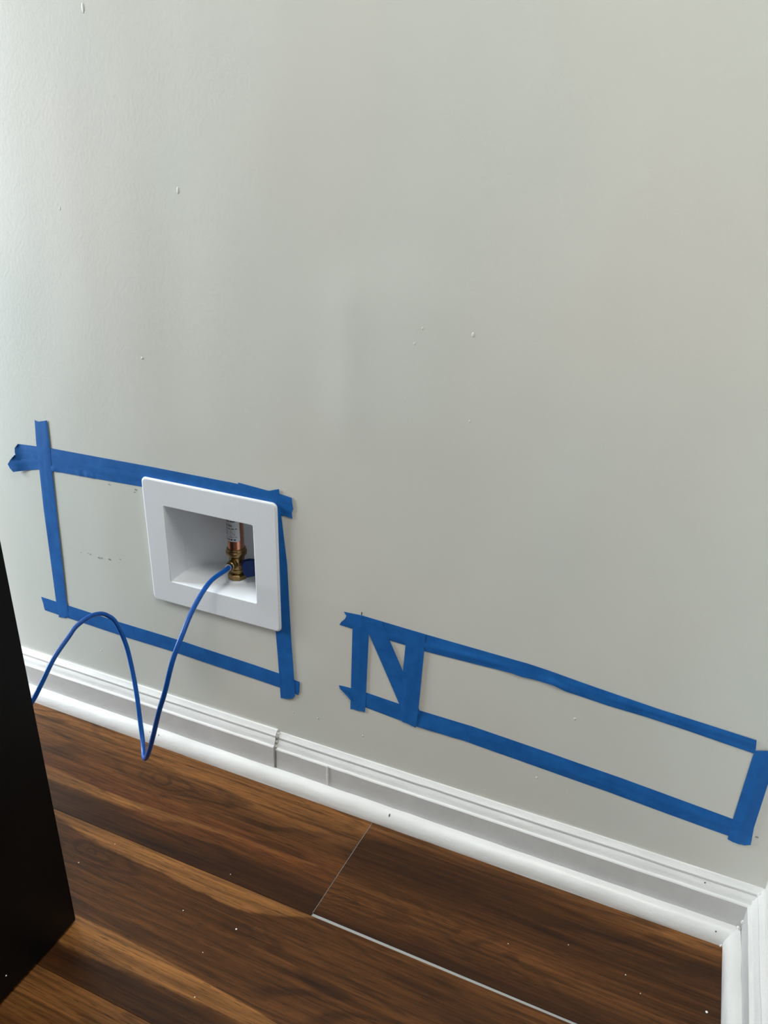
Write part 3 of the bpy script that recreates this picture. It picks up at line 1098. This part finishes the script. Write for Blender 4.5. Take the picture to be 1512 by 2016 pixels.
tape([(-0.4976, 0.4424), (-0.4396, 0.4383), (-0.4229, 0.4360)], [(-0.4991, 0.4172), (-0.4405, 0.4115), (-0.4238, 0.4091)], 2,
     'short crinkled blue tape patch at the upper right corner of the outlet box', start=(1.5, -1.0, 0.3, -0.3, 0.2), end=(-0.5, 0.2, 1.4, -0.6, 0.8), ridge=0.0006)
tape([(-0.8232, 0.4757), (-0.8275, 0.4399), (-0.8298, 0.4006), (-0.8340, 0.3428), (-0.8409, 0.1886), (-0.8404, 0.159)],
     [(-0.8004, 0.4782), (-0.8027, 0.4388), (-0.8056, 0.4048), (-0.8095, 0.3478), (-0.8195, 0.1939), (-0.8189, 0.1647)], 2,
     'leftmost vertical blue tape strip, rising above the horizontal strips it crosses', start=(0.3, -2.2, -1.2, -0.5, 0.5), end=(1, 0, 2, -0.5, 1))
C1 = [(-0.8706, 0.1864), (-0.8129, 0.1848), (-0.7259, 0.1822), (-0.6033, 0.1801), (-0.4506, 0.1741), (-0.4186, 0.1700)]
C2 = [(-0.8690, 0.1636), (-0.8211, 0.1618), (-0.7102, 0.1583), (-0.6201, 0.1571), (-0.4482, 0.1510), (-0.4202, 0.1476)]
tape(C1, C2, 1, 'long blue tape strip below the outlet box, crossed by the water tubing', start=(0.6, 0, -0.8, -0.5, -1), end=(0, 0.4, 0.2, 0.4, -1.2))
tape([(-0.4640, 0.4420), (-0.4615, 0.4060), (-0.4560, 0.3454), (-0.4528, 0.2376), (-0.4498, 0.1731), (-0.4487, 0.1345)],
     [(-0.4405, 0.4430), (-0.4385, 0.4076), (-0.4326, 0.3454), (-0.4298, 0.2351), (-0.4268, 0.1724), (-0.4260, 0.1380)], 3,
     'vertical blue tape strip along the right edge of the outlet box', start=(-4, -3, -2, 0, 1.5), end=(0.2, 0.2, -0.4, -1.6, -6.5))
# right frame
E1 = [(-0.3518, 0.2961), (-0.3291, 0.2972), (-0.2703, 0.2940), (-0.2455, 0.2930), (-0.1512, 0.2897), (-0.1208, 0.2888), (-0.0975, 0.2868), (-0.0401, 0.2800), (0.0249, 0.2733), (0.1217, 0.2664)]
E2 = [(-0.3588, 0.2754), (-0.342, 0.2745), (-0.2898, 0.2713), (-0.2442, 0.2690), (-0.1671, 0.2700), (-0.1371, 0.2710), (-0.1266, 0.2698), (-0.0897, 0.2697), (-0.0747, 0.2652), (-0.0287, 0.2608),
      (0.0105, 0.2592), (0.0551, 0.2556), (0.1035, 0.2510), (0.1240, 0.2491)]
tape(E1, E2, 1, 'upper long blue tape strip of the right frame, lower edge pinched midway', start=(2, -3.5, -3, 0, 1), end=(0, 0, 0, 0, 0), ridge=0.0005,
     bulge=[(0.56, 0.9, 0.03, 0.25, 0.0016), (0.47, 0.95, 0.03, 0.2, 0.0012), (0.35, 0.6, 0.15, 0.12, 0.0008), (0.75, 0.45, 0.12, 0.12, 0.0006)])
F1 = [(-0.3590, 0.1836), (-0.3190, 0.1833), (-0.2747, 0.1808), (-0.2479, 0.1800), (-0.1783, 0.1795), (-0.1090, 0.1752), (-0.0846, 0.1740), (0.002, 0.1678), (0.1202, 0.1571), (0.1344, 0.1559)]
F2 = [(-0.3490, 0.1660), (-0.3196, 0.1596), (-0.2508, 0.1542), (-0.2228, 0.1542), (-0.1894, 0.1545), (-0.1477, 0.1512), (-0.1063, 0.1486), (-0.0123, 0.1430), (0.0505, 0.1375), (0.12, 0.1323), (0.1352, 0.1315)]
tape(F1, F2, 0, 'lower long blue tape strip of the right frame, above the baseboard', start=(1, 1.5, -1, -4, -6), end=(0, 0, 0, 0, 0), ridge=0.0005,
     bulge=[(0.24, 0.8, 0.02, 0.25, 0.0009), (0.3, 0.85, 0.02, 0.2, 0.0008), (0.62, 0.6, 0.06, 0.15, 0.0006), (0.93, 0.5, 0.05, 0.2, 0.0006)], curl=(0, 0.012, 0.002))
tape([(-0.3407, 0.2958), (-0.3416, 0.2751), (-0.3436, 0.1507)], [(-0.3173, 0.2962), (-0.3190, 0.2804), (-0.3224, 0.1530)], 2,
     'left upright blue tape strip of the N shape', end=(0.5, -0.5, 0.6, 0, 0.8))
tape([(-0.3254, 0.2894), (-0.3189, 0.2731), (-0.2748, 0.1804), (-0.2679, 0.1657)], [(-0.3024, 0.2952), (-0.2718, 0.2310), (-0.2479, 0.1810), (-0.2449, 0.1740)], 3,
     'slanting blue tape strip forming the diagonal of the N shape', start=(0, 0, 0, 0, 0), end=(0, 0.5, 0, -0.5, -1))
tape([(-0.2690, 0.2918), (-0.2703, 0.2706), (-0.2722, 0.2329), (-0.2736, 0.1560)], [(-0.2455, 0.2925), (-0.2460, 0.2669), (-0.2490, 0.1867), (-0.2510, 0.1531)], 4,
     'right upright blue tape strip of the N shape', start=(-0.5, 0.5, 0, 0.3, 0), end=(-1.2, 0, -0.4, 0.4, 0.8))
tape([(0.1242, 0.2545), (0.1223, 0.2485), (0.1202, 0.1571), (0.1205, 0.1260)], [(0.1436, 0.2600), (0.1436, 0.2522), (0.1430, 0.2148), (0.1420, 0.1548), (0.1438, 0.1300)], 2,
     'rightmost upright blue tape strip next to the wall corner', start=(-1, -0.5, 0.4, 1.0, 1.6), end=(-2, 0.6, 1.6, 2.2, 0.4), ridge=0.0006,
     bulge=[(0.5, 0.5, 0.6, 0.10, 0.0009)])

# ------------------------------------------------------------------ refrigerator at the left edge
FX1, FY1 = -0.5444, -0.305
FX0, FY0, FZ = -1.45, -0.98, 1.74
fr = empty('refrigerator', ((FX0 + FX1) / 2, (FY0 + FY1) / 2, 0))
tag(fr, 'black refrigerator at the left edge, its plain dark side panel facing right', 'refrigerator')
FO = Vector(fr.location)


def fbox(name, d, mat, parent=fr, bevel=0.0):
    bm = bmesh.new()
    add_box(bm, *d)
    for v in bm.verts:
        v.co -= FO
    if bevel:
        bmesh.ops.recalc_face_normals(bm, faces=bm.faces)
        bmesh.ops.bevel(bm, geom=list(bm.edges), offset=bevel, segments=2, affect='EDGES')
    o = bm_obj(name, bm, mat, parent)
    if bevel:
        sharp(o, 30)
    return o


fbox('cabinet', (FX0, FX1, FY0 + 0.065, FY1, 0.0035, FZ), M_fridge, bevel=0.0012)
fbox('toe_grille', (FX0 + 0.01, FX1 - 0.01, FY0 + 0.03, FY0 + 0.064, 0.006, 0.075), M_seal)
mid = (FX0 + FX1) / 2
for (a, b, hx) in ((FX0, mid - 0.002, mid - 0.05), (mid + 0.002, FX1, mid + 0.05)):
    d = fbox('door', (a, b, FY0, FY0 + 0.058, 0.085, FZ), M_fridge, bevel=0.006)
    h = fbox('handle', (hx - 0.011, hx + 0.011, FY0 - 0.055, FY0 - 0.035, 0.65, 1.45), M_steel, d, bevel=0.004)
    for zz in (0.70, 1.40):
        fbox('handle_post', (hx - 0.008, hx + 0.008, FY0 - 0.036, FY0 - 0.0005, zz - 0.012, zz + 0.012), M_steel, d)
    fbox('gasket', (a + 0.01, b - 0.01, FY0 + 0.0582, FY0 + 0.0648, 0.09, FZ - 0.01), M_seal, d)
for x in (FX0 + 0.06, FX1 - 0.06):
    for yy in (FY0 + 0.12, FY1 - 0.06):
        lathe('levelling_foot', [(0.016, 0.0), (0.016, 0.003), (0.006, 0.0034)], M_seal, fr, origin=Vector((x, yy, 0)) - FO, n=16)
bm = bmesh.new()
bmesh.ops.create_icosphere(bm, subdivisions=1, radius=0.0009)
bm_obj('dust_fleck', bm, M_speck, fr, True, Vector((FX1 + 0.0002, -0.398, 0.030)) - FO)

# ------------------------------------------------------------------ white specks lying on the floor
SP = [(-0.373, -0.238, .0012), (-0.443, -0.243, .0008), (0.126, -0.117, .0014), (0.043, -0.110, .0007), (-0.421, -0.178, .0007), (-0.602, -0.241, .0008),
      (-0.581, -0.200, .0006), (-0.084, -0.127, .0006), (-0.021, -0.100, .0006), (-0.369, -0.322, .0007), (-0.391, -0.277, .0006), (0.060, -0.125, .0006)]
for i, (x, yy, r) in enumerate(SP):
    bm = bmesh.new()
    bmesh.ops.create_icosphere(bm, subdivisions=1, radius=r)
    for v in bm.verts:
        v.co = v.co * (1 + 0.5 * noise.noise(v.co * 1500 + Vector((i * 5, 0, 0))))
        v.co.z = max(0.0, v.co.z * 0.6 + r * 0.35)
    o = bm_obj('paint_speck', bm, M_speck, None, False, (x, yy, 0.0))
    lb = {0: 'brightest white paint speck, near the middle of the second plank row', 2: 'bright white paint speck at the lower right beside the corner baseboard'}
    tag(o, lb.get(i, 'faint tiny white paint speck lying on the dark plank floor'), 'speck', 'white specks on the plank floor')
